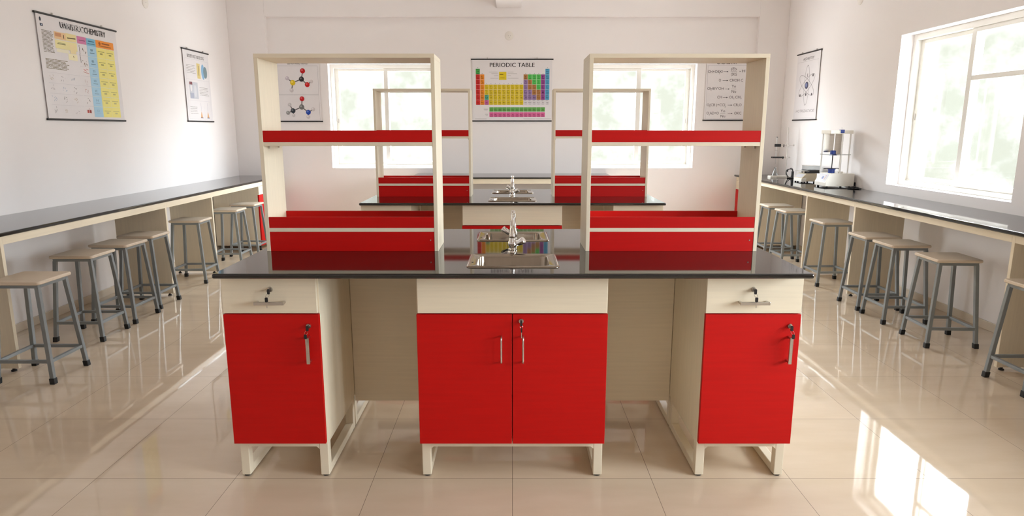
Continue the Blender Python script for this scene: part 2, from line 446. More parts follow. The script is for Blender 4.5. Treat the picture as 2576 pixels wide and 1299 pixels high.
dup(f0, (BX + .002, 3.257 + DY, WT), PI, 'chrome tap facing away on the far bench')

# reagent racks
R0, R1_, RZ = 2.9995, 3.2476, 1.8087
def make_rack(label, x0, x1, dy):
    cx = (x0 + x1) / 2; hw = (x1 - x0) / 2; t = thing('reagent_rack', label, 'shelf rack', (cx, R0 + dy, WT), 0, 'reagent racks on the island benches')
    D = R1_ - R0; h = RZ - WT; th = .0175
    for s in (-1, 1):
        MB().box(min(s * hw, s * (hw - th)), max(s * hw, s * (hw - th)), 0, D, 0, h - .018).build('side_panel', M['cream_v'], t, bevel=.0012)
    MB().box(-hw, hw, 0, D, h - .018, h).build('top_panel', M['cream'], t, bevel=.0012)
    a = hw - th
    def part(n, z0, z1, y0, y1, m): return MB().box(-a, a, y0, y1, z0 - WT, z1 - WT).build(n, m, t, bevel=.001)
    part('shelf', 1.410, 1.427, .001, D - .001, M['cream']); part('shelf', 1.021, 1.039, .001, D - .001, M['cream'])
    part('shelf_lip', 1.427, 1.478, .001, .010, M['red']); part('shelf_lip', 1.427, 1.478, D - .01, D - .001, M['red'])
    part('shelf_lip', 1.039, 1.089, .001, .010, M['red']); part('shelf_lip', 1.039, 1.089, D - .01, D - .001, M['red'])
    part('base_panel', WT, 1.021, .002, .012, M['red']); part('base_panel', WT, 1.021, D - .012, D - .002, M['red'])
    for s in (-1, 1):
        for y in (.06, D - .06):
            p = MB(); p.cyl((s * a, y, .477), (s * (a - .008), y, .477), .0025, n=8); p.box(s * (a - .004) - .003, s * (a - .004) + .003, y - .003, y + .003, .468, .479)
            p.build('shelf_pin', M['nickel'], t)
    MB().cyl((a - .018, .002, .052), (a - .018, 0, .052), .003, n=10).build('screw', M['nickel'], t)
    return t
make_rack('cream and red shelf rack standing on left half of the near bench', -1.1319, -.3399, 0)
make_rack('cream and red shelf rack standing on right half of the near bench', .3396, 1.1297, 0)
make_rack('cream and red shelf rack on left half of the far bench', -1.1319, -.3399, DY)
make_rack('cream and red shelf rack on right half of the far bench', .3396, 1.1297, DY)

# base cabinets; local origin on the floor at the middle of the door plane, front is -y
def leg_frames(t, hw, y0, y1, bx=.004):
    for s in (-1, 1):
        xa, xb = sorted((s * (hw - bx), s * (hw - bx - .038))); m = MB()
        m.box(xa, xb, y0, y0 + .04, .007, .172); m.box(xa, xb, y1 - .04, y1, .007, .172)
        m.box(xa, xb, y0 + .04, y1 - .04, .007, .043); m.box(xa, xb, y0 + .04, y1 - .04, .15, .172)
        f = m.build('leg_frame', M['frame_cream'], t, bevel=.003)
        for y in (y0 + .02, y1 - .02):
            MB().lathe([(.015, 0), (.0165, .003), (.0165, .0075)], ((xa + xb) / 2, y, 0), 16).build('levelling_foot', M['rubber'], f, smooth=40)
    xi = hw - bx - .038; z0 = .140
    poly = [(-xi, z0 - .012), (-xi + .012, z0), (xi - .012, z0), (xi, z0 - .012), (xi, .172), (-xi, .172)]
    MB().prism_y(poly, y0 + .001, y0 + .035).build('cross_rail', M['frame_cream'], t)
def bow_handle(a, b, out, r, flat=False, m=None, parent=None):
    a, b = Vector(a), Vector(b); d = (b - a).normalized(); o = Vector((0, -out, 0)); q = MB()
    if flat:
        up = (0, 1, 0)
        q.bar(a + o, b + o, .014, .009, up=up)
        q.bar(a + d * .006, a + d * .006 + o, .010, .010); q.bar(b - d * .006, b - d * .006 + o, .010, .010)
        return q.build('handle', m or M['nickel'], parent, bevel=.002)
    k = .012; pts = [a, a + o * .6] + [a + o * .6 + o * .4 * math.sin(i * PI / 8) + d * k * (1 - math.cos(i * PI / 8)) for i in range(1, 5)]
    pts2 = [b, b + o * .6] + [b + o * .6 + o * .4 * math.sin(i * PI / 8) - d * k * (1 - math.cos(i * PI / 8)) for i in range(1, 5)]
    return q.tube(pts + pts2[::-1], r, 12).build('handle', m or M['nickel'], parent, smooth=50)
def lock(x, z, y, parent):
    q = MB(); q.cyl((x, y, z), (x, y - .006, z), .0105, .0095, 20); q.cyl((x, y - .006, z), (x, y - .009, z), .0075, .007, 20)
    return q.build('lock', M['nickel'], parent, smooth=40)
def side_cabinet(label, loc, rz, mirror_handles, hx_door, lock_x, drawer_hx=0., hardware=True, hw=.1947):
    t = thing('drawer_cabinet', label, 'cabinet', loc, rz, 'cabinets under the island benches')
    MB().box(-hw, hw, .018, .519, .172, .9099).build('carcass', M['cream_v'], t, bevel=.0015)
    d = MB().box(-hw, hw - .006 if not mirror_handles else hw, .001, .0178, .7465, .9065).build('drawer', M['cream'], t, bevel=.0015)
    dr = MB().box(-hw, hw, -.002, .0178, .174, .7425).build('door', M['red'], t, bevel=.0015)
    if hardware:
        bow_handle((drawer_hx - .0605, .001, .795), (drawer_hx + .0605, .001, .795), .028, .005, True, parent=d)
        lock(drawer_hx, .847, .001, d)
        bow_handle((hx_door, -.002, .540), (hx_door, -.002, .653), .028, .005, True, parent=dr)
        lock(lock_x, .694, -.002, dr)
    leg_frames(t, hw, .040, .519)
    return t
cyL = 2.598
cabL = side_cabinet('drawer and red door cabinet under left end of near bench, facing camera', (-.9835, cyL, 0), 0, False, .151, .152, .0045)
cabR = side_cabinet('drawer and red door cabinet under right end of near bench, facing camera', (.985, cyL, 0), 0, True, .151, .151, -.006)
dup(cabR, (-.9835, BC + (BC - cyL) + .033, 0), PI, 'cabinet back to back with the left cabinet of the near bench, only its feet showing')
dup(cabL, (.985, BC + (BC - cyL) + .033, 0), PI, 'cabinet back to back with the right cabinet of the near bench, only its feet showing')
dup(cabL, (-.9835, cyL + DY, 0), 0, 'drawer cabinet under left end of the far bench, mostly hidden')
dup(cabR, (.985, cyL + DY, 0), 0, 'drawer cabinet under right end of the far bench, mostly hidden')

def sink_cabinet(label, loc):
    t = thing('sink_cabinet', label, 'cabinet', loc, 0, 'cabinets under the island benches'); hw = .391
    cc = MB(); cc.box(-hw, -hw + .018, .018, .5, .172, .9099); cc.box(hw - .018, hw, .018, .5, .172, .9099)
    cc.box(-hw + .018, hw - .018, .018, .5, .172, .19); cc.box(-hw + .018, hw - .018, .484, .5, .19, .9099)
    cc.build('carcass', M['cream_v'], t, bevel=.001)
    MB().box(-hw + .005, hw - .004, .001, .0178, .7465, .9095).build('front_board', M['cream'], t, bevel=.0015)
    for s in (-1, 1):
        a, b = sorted((s * .0015, s * hw))
        d = MB().box(a, b, -.002, .0178, .174, .7425).build('door', M['red'], t, bevel=.0015)
        bow_handle((s * .0445, -.002, .541), (s * .0445, -.002, .651), .028, .004, parent=d)
        if s > 0: lock(.037, .715, -.002, d)
    leg_frames(t, hw, .040, .5, .002)
    return t
sk = sink_cabinet('wide two-door red cabinet under the sinks of the near bench', (.0007, cyL, 0))
dup(sk, (.0007, cyL + DY, 0), 0, 'wide two-door red cabinet under the sinks of the far bench')
for dy, nm in ((0, 'near'), (DY, 'far')):
    for sx, side in ((-1, 'left'), (1, 'right')):
        a, b = sorted((sx * .3895, sx * .789))
        o = MB().box(a + BX * .3, b, 0, .016, .145, .9095).build('back_panel', M['cream'], bevel=.001); o.location = (0, 3.1174 + dy, 0)
        tag(o, 'plain cream panel closing the knee space at %s of the %s bench' % (side, nm), 'panel', 'knee space panels')

# keys hanging in locks: local origin at the lock face, front is -y
def make_keys(label, loc, swing=0., blade=True, thin=False):
    t = thing('keys', label, 'keys', loc, 0, 'keys left in the locks')
    q = MB(); q.cyl((0, .0, 0), (0, -.012, 0), .0025, n=8); q.build('key_blade', M['nickel'], t)
    def slab(hw, z0, z1, x, y0, y1):
        return MB().add([(px_ + x, y, z) for y in (y0, y1) for px_, z in rrect(-hw, hw, z0, z1, min(hw * .7, .004))], [tuple(range(24)), tuple(range(24, 48))[::-1]] + [(i, (i + 1) % 24, 24 + (i + 1) % 24, 24 + i) for i in range(24)])
    slab(.0052 if not thin else .0045, -.015, .0065, 0, -.011, -.0155).build('key_head', M['black'], t)
    rg = MB(); rg.tube([(.0062 * math.cos(a) + swing * .5, (-.0236 if not thin else -.0132) + (.0105 if not thin else 0) * math.sin(a), -.0185 + .0062 * math.sin(a)) for a in [2 * PI * i / 20 for i in range(20)]], .0008, 6, closed=True)
    rg.build('key_ring', M['chrome'], t, smooth=60)
    y0, y1 = (-.0335, -.0375) if not thin else (-.011, -.015)
    slab(.0058 if not thin else .003, -.042, -.0225, swing, y0, y1).build('key_head', M['black'], t)
    if blade: MB().box(swing - .0016, swing + .0016, y1 + .001, y1 + .0025, -.066, -.040).build('key_blade', M['nickel'], t)
    return t
make_keys('pair of keys hanging in the lock of the left cream drawer', (-.979, cyL - .009 + .001, .847), -.002)
make_keys('pair of keys hanging in the lock of the left red door', (-.8315, cyL - .011, .694), -.002)
make_keys('keys hanging in the lock of the middle red door', (.0377, cyL - .011, .715), .001, thin=True)
make_keys('pair of keys hanging in the lock of the right cream drawer', (.979, cyL - .008, .847), -.002)
make_keys('pair of keys hanging in the lock of the right red door', (1.136, cyL - .011, .694), -.001)

# ------------------------------------------------------------------ wall counters
LT, LB_ = .873, .849; RT, RB = .885, .860
LXF, RXF = -3.04, 3.0
_w = MB().box(XL + .001, LXF, .6, YB - .071, LB_, LT)
_w.v = [(x - (.055 if x > -3.2 and y > 5 else 0), y, z) for x, y, z in _w.v]
o = _w.build('wall_counter_top', M['granite'], bevel=.006, seg=3)
tag(o, 'long black worktop along the left wall', 'worktop', 'wall counter worktops')
o = MB().box(RXF, XR - .001, .6, YB - .071, RB, RT).build('wall_counter_top', M['granite'], bevel=.006, seg=3)
tag(o, 'long black worktop along the right wall below the window', 'worktop', 'wall counter worktops')
def counter_frame(label, side, ya, yb):
    # panel at ya, apron from ya to yb; local origin at panel foot
    s = -1 if side == 'L' else 1
    xf = (-3.072 if ya < 6 else -3.09) if side == 'L' else 3.032; xb = -3.53 if side == 'L' else 3.475; zt = LB_ if side == 'L' else RB
    t = thing('counter_frame', label, 'counter frame', (xf, ya, 0), 0, 'support frames below the wall counters')
    a, b = sorted((0, xb - xf))
    p = MB().box(a, b, -.0125, .0125, .02, zt - .0005).build('side_panel', M['cream_v'], t, bevel=.001)
    for x in (s * .04, (xb - xf) - s * .04):
        MB().lathe([(.016, 0), (.016, .008), (.008, .012), (.008, .021)], (x, 0, 0), 12).build('levelling_foot', M['rubber'], p, smooth=40)
    a, b = sorted((0, s * .018))
    MB().box(a, b, .0130, yb - ya - .0130, zt - .05, zt - .0005).build('apron', M['cream'], t, bevel=.001)
    return t
Ly = [1.9, 3.915, 5.83, 6.785, 8.085]; Ry = [1.9, 3.935, 5.81, 6.775, 8.1]
ln = ['nearest the camera and mostly outside the picture', 'second from the camera, over three stools', 'third from the camera, over a single stool', 'fourth from the camera, next to the corner cabinet']
for i in range(4):
    counter_frame('cream panel and rail below left counter, ' + ln[i], 'L', Ly[i], Ly[i + 1])
    counter_frame('cream panel and rail below right counter, ' + ln[i], 'R', Ry[i], Ry[i + 1])
def corner_cabinet(label, side, ya):
    s = -1 if side == 'L' else 1; xf = -3.106 if side == 'L' else 3.032; xb = XL + .013 if side == 'L' else XR - .013; zt = LB_ if side == 'L' else RB
    t = thing('corner_cabinet', label, 'cabinet', (xf, ya, 0), 0, 'corner cabinets below the wall counters')
    a, b = sorted((s * .018, xb - xf)); L = YB - .075 - ya
    MB().box(a, b, -.0125, L, .06, zt - .0005).build('carcass', M['cream_v'], t, bevel=.001)
    a, b = sorted((0, s * .0178))
    MB().box(a, b, -.0125, L, zt - .05, zt - .0005).build('apron', M['cream'], t, bevel=.001)
    MB().box(a, b, -.0125, L, .693, zt - .053).build('drawer', M['cream'], t, bevel=.001)
    MB().box(a, b, -.0125, L, .062, .69).build('door', M['red'], t, bevel=.001)
    for x in (s * .04, (xb - xf) - s * .04):
        for y in (.03, L - .03):
            MB().lathe([(.016, 0), (.016, .008), (.01, .012), (.01, .061)], (x, y, 0), 12).build('levelling_foot', M['rubber'], t, smooth=40)
    return t
corner_cabinet('cabinet with red door in the far left corner below the wall counter', 'L', 8.11)
corner_cabinet('cabinet with red door in the far right corner below the wall counter', 'R', 8.125)

# table against the back wall
t = thing('wall_table', 'black-topped table against the back wall below the periodic table chart', 'table', (0, 8.24, 0))
MB().box(-1.28, 1.28, 0, .775, .878, .898).build('table_top', M['granite'], t, bevel=.005)
tb = MB(); tb.box(-1.24, 1.24, .03, .048, .815, .8775); tb.box(-1.24, 1.24, .74, .758, .815, .8775); tb.build('apron', M['cream'], t, bevel=.001)
for s in (-1, 1): MB().box(s * 1.24 - .0125, s * 1.24 + .0125, .03, .758, 0, .8775).build('side_panel', M['cream_v'], t, bevel=.001)

# ------------------------------------------------------------------ stools
def make_stool(label, loc, rz, group):
    t = thing('lab_stool', label, 'stool', loc, rz, group)
    n = 6; P = rrect(-.152, .152, -.152, .152, .022, n); Q = rrect(-.147, .147, -.147, .147, .02, n); k = len(P)
    s = MB(); s.add([(x, y, .597) for x, y in Q] + [(x, y, .601) for x, y in P] + [(x, y, .613) for x, y in P] + [(x, y, .618) for x, y in Q],
                    [tuple(range(k))[::-1], tuple(range(3 * k, 4 * k))] + [(j * k + i, j * k + (i + 1) % k, (j + 1) * k + (i + 1) % k, (j + 1) * k + i) for j in range(3) for i in range(k)])
    s.build('seat', M['seat'], t, smooth=35)
    f = MB(); e = .132
    for x0, x1, y0, y1 in ((-e, e, -e, -e + .022), (-e, e, e - .022, e), (-e, -e + .022, -e + .022, e - .022), (e - .022, e, -e + .022, e - .022)): f.box(x0, x1, y0, y1, .575, .597)
    f.build('seat_frame', M['steel_paint'], t, bevel=.002)
    def at(sx, sy, z): k = z / .59; return (sx * (.166 * (1 - k) + .121 * k), sy * (.157 * (1 - k) + .120 * k), z)
    for sx in (-1, 1):
        for sy in (-1, 1):
            lg = MB().leg(at(sx, sy, .02), at(sx, sy, .58), .024).build('leg', M['steel_paint'], t, bevel=.002)
            MB().leg(at(sx, sy, 0), at(sx, sy, .036), .031).build('rubber_foot', M['rubber'], lg, bevel=.003)
    for z in (.135,):
        for sx in (-1, 1): MB().bar(at(sx, -1, z), at(sx, 1, z), .019).build('stretcher', M['steel_paint'], t, bevel=.0015)
        for sy in (-1, 1): MB().bar(at(-1, sy, z), at(1, sy, z), .019).build('stretcher', M['steel_paint'], t, bevel=.0015)
    return t
gl, gr_ = 'stools along the left wall counter', 'stools along the right wall counter'
LS = [(-2.886, 3.86, 0., 'stool nearest the camera at the left counter, cut by the picture edge'),
      (-3.08, 4.655, .02, 'second stool from the camera along the left counter'),
      (-3.085, 5.10, -.03, 'third stool from the camera along the left counter, before the panel'),
      (-3.12, 5.525, .0, 'fourth stool from the camera at left counter, overlapping a panel edge'),
      (-3.17, 6.46, .03, 'stool standing alone between two panels of the left counter'),
      (-3.155, 7.30, .02, 'second farthest stool of the left counter, partly behind a panel edge'),
      (-3.165, 7.85, -.02, 'farthest stool of the left counter, next to the red corner cabinet')]
s0 = None
for x, y, r, lb in LS:
    if s0 is None: s0 = make_stool(lb, (x, y, 0), r, gl)
    else: dup(s0, (x, y, 0), r, lb)
RS = [(3.055, 3.66, .0, 'stool at the right picture edge, beside the nearest counter panel'),
      (3.035, 4.51, -.04, 'whole stool nearest the camera along the right counter'),
      (3.04, 5.08, .0, 'middle one of the three near stools at the right counter'),
      (3.045, 5.475, .0, 'stool of the right counter overlapping the panel edge, behind two others'),
      (3.09, 6.335, .03, 'stool standing alone between two panels of the right counter'),
      (3.09, 7.21, .03, 'second farthest stool of the right counter, partly behind a panel edge'),
      (3.10, 7.70, -.02, 'farthest stool of the right counter, half hidden by the shelf rack')]
for x, y, r, lb in RS:
    q = dup(s0, (x, y, 0), r, lb); q['group'] = gr_

# ------------------------------------------------------------------ wall charts
INK = (38, 34, 36)
def chart(name, label, loc, rz, w, h, rods=(.03, .03), top_rod=True):
    """hanging chart; local x right, z up from lower edge, front is -y; wall at y = 0"""
    t = thing(name, label, 'wall chart', loc, rz, 'hanging wall charts')
    p = MB(); bow = .004; n = 10
    yf = -.012
    V = []
    for k in range(2):
        for i in range(n + 1):
            z = h * i / n
            for x in (-w / 2, w / 2): V.append((x, yf + (.0012 if k else 0), z))
    F = [(2 * i, 2 * i + 1, 2 * i + 3, 2 * i + 2) for i in range(n)]
    o2 = 2 * (n + 1); F += [(o2 + 2 * i, o2 + 2 * i + 2, o2 + 2 * i + 3, o2 + 2 * i + 1) for i in range(n)]
    for i in range(n):
        F += [(2 * i, 2 * i + 2, o2 + 2 * i + 2, o2 + 2 * i), (2 * i + 1, o2 + 2 * i + 1, o2 + 2 * i + 3, 2 * i + 3)]
    F += [(0, o2, o2 + 1, 1), (2 * n, 2 * n + 1, o2 + 2 * n + 1, o2 + 2 * n)]
    p.add(V, F, ink((228, 224, 226)))
    for z in (0, h):
        q = MB(); q.cyl((-w / 2 - rods[0] * .5, -.0105, z), (w / 2 + rods[1] * .5, -.0105, z), .0085, n=14)
        q.build('top_rod' if z else 'bottom_rod', M['black'], t, smooth=50)
    for x in (-w * .31, w * .31):
        q = MB(); q.box(x - .006, x + .006, -.014, -.004, h + .006, h + .022); q.cyl((x, -.014, h + .015), (x, -.0015, h + .015), .003, n=8); q.build('hanging_hook', M['nickel'], t)
    return t, p, yf
def Y(k): return -.012 - .0009 * k
def rows_of_lines(p, x0, x1, z0, z1, n, y, col=(120, 112, 108), th=.003):
    for i in range(n):
        z = z1 - (z1 - z0) * (i + .5) / n; e = x1 - (x1 - x0) * random.uniform(0, .18)
        x = x0
        while x < e - .005:
            l = min(random.uniform(.025, .07), e - x); d = random.uniform(-.0012, .0012); p.line([(x, z - d), (x + l, z + d)], th, y, ink(col)); x += l + random.choice((.0015, .003, .006))

# periodic table
t, p, yf = chart('periodic_table_chart', 'periodic table wall chart with coloured squares hanging between the back windows', (.0025, YB, 1.594), 0, 1.055, .795)
def px(X): return (X - 852) / 1475 * 1.075
def pz(Yp): return (1190 - Yp) / 1120 * .795
p.text('PERIODIC TABLE', px(852), pz(207), .054, Y(1), ink(INK), width=.59, bold=.012)
GRN, RED, ORG, YEL, BRN, LPU, LGR, PUR, BLU, TEA, PNK, WHT = (76, 165, 80), (208, 44, 42), (235, 142, 40), (222, 196, 42), (180, 126, 72), (152, 124, 172), (88, 196, 92), (152, 72, 146), (84, 164, 204), (82, 168, 138), (196, 100, 158), (222, 218, 222)
colx = [190 + 78.8 * i for i in range(18)]
rowy = [240, 340, 434, 524, 618, 712, 804, 896]
def cell(c, r, rgb, sym):
    x0, x1 = px(colx[c]) + .0015, px(colx[c + 1]) - .0015; z1, z0 = pz(rowy[r]) - .001, pz(rowy[r + 1]) + .001
    p.quad(x0, x1, z0, z1, Y(1), ink(rgb))
    dk = tuple(int(v * .3) for v in rgb) if rgb != WHT else (90, 86, 90)
    if sym: p.text(sym, (x0 + x1) / 2, z0 + (z1 - z0) * .40, .0155, Y(2), ink(dk), width=(.02 if len(sym) < 2 else .03), bold=.01)
    p.quad(x0 + .012, x1 - .012, z0 + .010, z0 + .014, Y(2), ink(dk))
    p.quad(x0 + .008, x1 - .018, z1 - .010, z1 - .007, Y(2), ink(dk))
for r, (a, b) in enumerate([('H', None), ('Li', 'Be'), ('Na', 'Mg'), ('K', 'Ca'), ('Rb', 'Sr'), ('Cs', 'Ba'), ('Fr', 'Ra')]):
    cell(0, r, GRN if r == 0 else RED, a)
    if b: cell(1, r, ORG, b)
yr = [['Sc', 'Ti', 'V', 'Cr', 'Mn', 'Fe', 'Co', 'Cu', 'Zn'], ['Y', 'Zr', 'Nb', 'Mo', 'Tc', 'Ru', 'Rh', 'Ag', 'Cd'], ['La', 'Hf', 'Ta', 'W', 'Re', 'Os', 'Ir', 'Au', 'Hg'], ['Ac', 'Rf', 'Db', 'Sg', 'Bh', 'Hs', 'Mt', 'Ds', 'Cn']]
for r in range(4):
    for c in range(9): cell(2 + c, 3 + r, (TEA if r == 2 else PNK) if (c == 0 and r > 1) else YEL, yr[r][c])
rb = [[('B', BRN), ('C', LGR), ('N', LGR), ('O', LGR), ('F', PUR)], [('Al', LPU), ('Si', BRN), ('P', LGR), ('S', LGR), ('Cl', PUR)], [('Ga', LPU), ('Ge', BRN), ('As', BRN), ('Se', LGR), ('Br', PUR)],
      [('In', LPU), ('Sn', LPU), ('Sb', BRN), ('Te', BRN), ('I', PUR)], [('Tl', LPU), ('Pb', LPU), ('Bi', LPU), ('Po', BRN), ('At', PUR)], [('Nh', WHT), ('Fl', WHT), ('Mc', WHT), ('Lv', WHT), ('Ts', WHT)]]
for r in range(6):
    for c in range(5): cell(11 + c, 1 + r, rb[r][c][1], rb[r][c][0])
for r, sname in enumerate(['He', 'Ne', 'Ar', 'Kr', 'Xe', 'Rn', 'Og']): cell(16, r, BLU if r < 6 else WHT, sname)
lan = 'Ce Pr Nd Pm Sm Eu Gd Tb Dy Ho Er Tm Yb'.split(); act = 'Th Pa U Np Pu Am Cm Bk Cf Es Fm Md No'.split()
for k, (lst, rgb, ya, yb) in enumerate(((lan, (104, 170, 84), 937, 1017), (act, (216, 100, 152), 1030, 1115))):
    for i, sname in enumerate(lst):
        x0 = px(433 + 78.3 * i) + .001; x1 = px(433 + 78.3 * (i + 1)) - .001; z1, z0 = pz(ya), pz(yb); dk = tuple(int(v * .4) for v in rgb)
        p.quad(x0, x1, z0, z1, Y(1), ink(rgb)); p.text(sname, (x0 + x1) / 2, z0 + .022, .0145, Y(2), ink(dk), width=.027, bold=.01)
        p.quad(x0 + .01, x1 - .01, z0 + .008, z0 + .012, Y(2), ink(dk))
p.quad(px(613), px(747), pz(440), pz(295), Y(1), ink((224, 200, 40)))
p.quad(px(625), px(692), pz(348), pz(338), Y(2), ink((70, 60, 30))); p.quad(px(635), px(712), pz(408), pz(402), Y(2), ink((110, 95, 40)))
for Yp, a, b, c, d in ((298, 432, 590, 770, 875), (328, 475, 590, 770, 940), (364, 525, 600, 770, 830), (410, 455, 600, 770, 965)):
    p.quad(px(a), px(b), pz(Yp + 3), pz(Yp - 2), Y(1), ink((150, 144, 146))); p.quad(px(c), px(d), pz(Yp + 3), pz(Yp - 2), Y(1), ink((150, 144, 146)))
for i in range(17):
    r = [0, 1, 3, 3, 3, 3, 3, 3, 3, 3, 3, 1, 1, 1, 1, 1, 0][i]
    x = (px(colx[i]) + px(colx[i + 1])) / 2; z = pz(rowy[r]) + .012; p.quad(x - .004, x + .004, z - .002, z + .004, Y(1), ink((130, 124, 126)))
for a, b, Yp in ((330, 410, 970), (340, 400, 988), (355, 410, 1065), (365, 405, 1082), (172, 380, 1150), (1058, 1280, 1150), (1290, 1565, 1150)):
    p.quad(px(a), px(b), pz(Yp + 4), pz(Yp - 3), Y(1), ink((160, 154, 156)))
p.build('sheet', None, t)

# molecule chart (back wall, left, behind the rack)
t, p, yf = chart('molecule_chart', 'wall chart with two coloured ball and stick molecules, left of a back window', (-2.845, YB, 1.588), 0, .60, .79)
cx = lambda X, Yp: -.229 + (X - 75) * .000767 - (Yp - 245) * 4.2e-5
cz = lambda Yp: .717 - (Yp - 245) * .00075
def mol(bonds, atoms):
    for (a, b) in bonds:
        p.line([(cx(*atoms[a][:2]), cz(atoms[a][1])), (cx(*atoms[b][:2]), cz(atoms[b][1]))], .012, Y(1), ink((92, 88, 90)))
    for X, Yp, r, rgb in atoms:
        R = r * .00076; X_ = cx(X, Yp)
        p.disc(X_, cz(Yp), R, R, Y(2), ink(rgb)); hl = tuple(min(255, int(v * .75 + 75)) for v in rgb)
        p.disc(X_ - R * .25, cz(Yp) + R * .3, R * .42, R * .36, Y(3), ink(hl))
for z0, z1 in ((1180, 745), (730, 245)):
    x0, x1 = -.28, .28
    p.line([(x0, cz(z0)), (x1, cz(z0)), (x1, cz(z1)), (x0, cz(z1)), (x0, cz(z0))], .0022, Y(1), ink((165, 160, 166)))
p.text('CLIMCA NODE TRUTSET', .022, .7375, .034, Y(1), ink(INK), width=.28, bold=.012)
mol([(0, 1), (1, 2), (2, 3), (2, 4), (1, 5), (5, 6)],
    [(485, 330, 44, (190, 22, 26)), (465, 470, 44, (48, 46, 48)), (315, 532, 46, (222, 190, 30)), (220, 458, 34, (196, 186, 196)), (295, 662, 35, (205, 198, 200)), (565, 565, 42, (198, 24, 28)), (637, 512, 29, (205, 198, 200))])
mol([(0, 1), (1, 2), (2, 3), (2, 4), (2, 5), (1, 6), (6, 7), (6, 8)],
    [(473, 808, 42, (190, 22, 30)), (468, 950, 45, (112, 112, 112)), (318, 1015, 42, (46, 52, 60)), (260, 910, 32, (196, 192, 194)), (230, 1050, 34, (150, 150, 150)), (328, 1095, 29, (205, 200, 202)), (583, 1042, 42, (34, 72, 170)), (668, 990, 34, (205, 198, 200)), (583, 1122, 33, (205, 198, 200))])
p.build('sheet', None, t)

# equation chart (back wall, right, behind the rack)
t, p, yf = chart('equation_chart', 'wall chart of black chemical equations, right of a back window', (2.865, YB, 1.603), 0, .60, .79)
ex = lambda X, Yp: -.281 + (X - 210) * .000767 + (Yp - 345) * 4.2e-5
ez = lambda Yp: .706 - (Yp - 240) * .00075
p.line([(-.28, .02), (.28, .02), (.28, ez(240)), (-.28, ez(240)), (-.28, .02)], .002, Y(1), ink((165, 160, 166)))
p.text('CHEMISTRY', ex(540, 215), ez(215), .040, Y(1), ink(INK), width=.27, bold=.014)
GI = (84, 78, 82)
def et(s, X0, X1, Yp, h=.036, b=.004): p.text(s, (ex(X0, Yp) + ex(X1, Yp)) / 2, ez(Yp), h, Y(1), ink(GI), width=ex(X1, Yp) - ex(X0, Yp), bold=b)
def arrow(X0, X1, Yp):
    p.line([(ex(X0, Yp), ez(Yp)), (ex(X1, Yp), ez(Yp))], .004, Y(1), ink(GI))
    p.add([(ex(X1, Yp), Y(1), ez(Yp)), (ex(X1, Yp) - .018, Y(1), ez(Yp) + .009), (ex(X1, Yp) - .018, Y(1), ez(Yp) - .009)], [(0, 2, 1)], ink(GI))
def frac(a, b, X0, X1, Yp):
    et(a, X0 + 5, X1 - 5, Yp - 25); et(b, X0 + 5, X1 - 5, Yp + 65); p.line([(ex(X0, Yp), ez(Yp)), (ex(X1, Yp), ez(Yp))], .003, Y(1), ink(GI))
et('CH×OßXI', 210, 460, 365); et('2', 400, 416, 385, .018); arrow(478, 562, 343); frac('(Eb', '(SKG', 605, 710, 345); et('×', 752, 776, 352, .02); et('H', 800, 850, 355)
et('O', 400, 436, 512); arrow(465, 560, 495); et('CHOH C', 585, 815, 512)
et("OHRV'OH", 200, 485, 655); et('2', 258, 274, 668, .018); arrow(508, 586, 640); frac('Yo', 'Nu', 615, 700, 640)
et('CH', 372, 452, 802); arrow(470, 555, 786); et('OI', 578, 640, 802); et('2', 652, 668, 815, .02); et('CH', 682, 770, 802); et('3', 776, 792, 815, .02)
et('O(CB )+CCI', 190, 505, 935); et('2', 228, 242, 950, .018); et('2', 502, 520, 955, .02); arrow(555, 632, 918); et('CR,O', 655, 795, 935)
et('O AD=O', 185, 400, 1080); et('2', 226, 242, 1098, .018); frac('Yo', 'Nu', 425, 515, 1066); arrow(558, 640, 1062); et('OKC', 668, 790, 1080)
p.build('sheet', None, t)

# atom chart (right wall)
t, p, yf = chart('atom_chart', 'narrow wall chart with an atom drawing on the right wall, near the corner', (XR, 8.262, 1.598), -PI / 2, .63, .795)
U = lambda u: (u - .5) * .63
Vv = lambda v: (1 - v) * .795
p.text('AEDBETRY', U(.50), Vv(.105), .030, Y(1), ink((86, 80, 82)), width=.30, bold=.006, skew=.12)
p.line([(U(.05), Vv(.125)), (U(.94), Vv(.125))], .002, Y(1), ink((170, 166, 168)))
p.line([(U(.05), Vv(.125)), (U(.05), Vv(.97)), (U(.95), Vv(.97)), (U(.95), Vv(.125))], .0015, Y(1), ink((190, 186, 190)))
def ell(cu, cv, ru, rv, rot):
    pts = []
    for i in range(49):
        a = 2 * PI * i / 48; x, z = ru * math.cos(a), rv * math.sin(a); pts.append((U(cu) + x * math.cos(rot) - z * math.sin(rot), Vv(cv) + x * math.sin(rot) + z * math.cos(rot)))
    p.line(pts, .0045, Y(1), ink((110, 104, 108)))
ell(.505, .484, .068, .232, 0); ell(.505, .484, .072, .232, math.radians(62)); ell(.505, .484, .072, .232, math.radians(-62))
p.disc(U(.51), Vv(.485), .046, .042, Y(2), ink((74, 72, 98))); p.disc(U(.50), Vv(.48), .026, .024, Y(3), ink((118, 128, 172)))
for u, v, r in ((.755, .349, .017), (.246, .626, .018), (.758, .625, .016), (.506, .621, .018), (.503, .19, .006), (.50, .777, .006)): p.disc(U(u), Vv(v), r, r * .9, Y(2), ink((92, 84, 90)))
p.line([(U(.516), Vv(.31)), (U(.516), Vv(.36))], .012, Y(1), ink((120, 112, 116)))
p.text('HOTRIZACVOE', U(.51), Vv(.885), .034, Y(1), ink((146, 138, 142)), width=.50, skew=.15)
p.build('sheet', None, t)

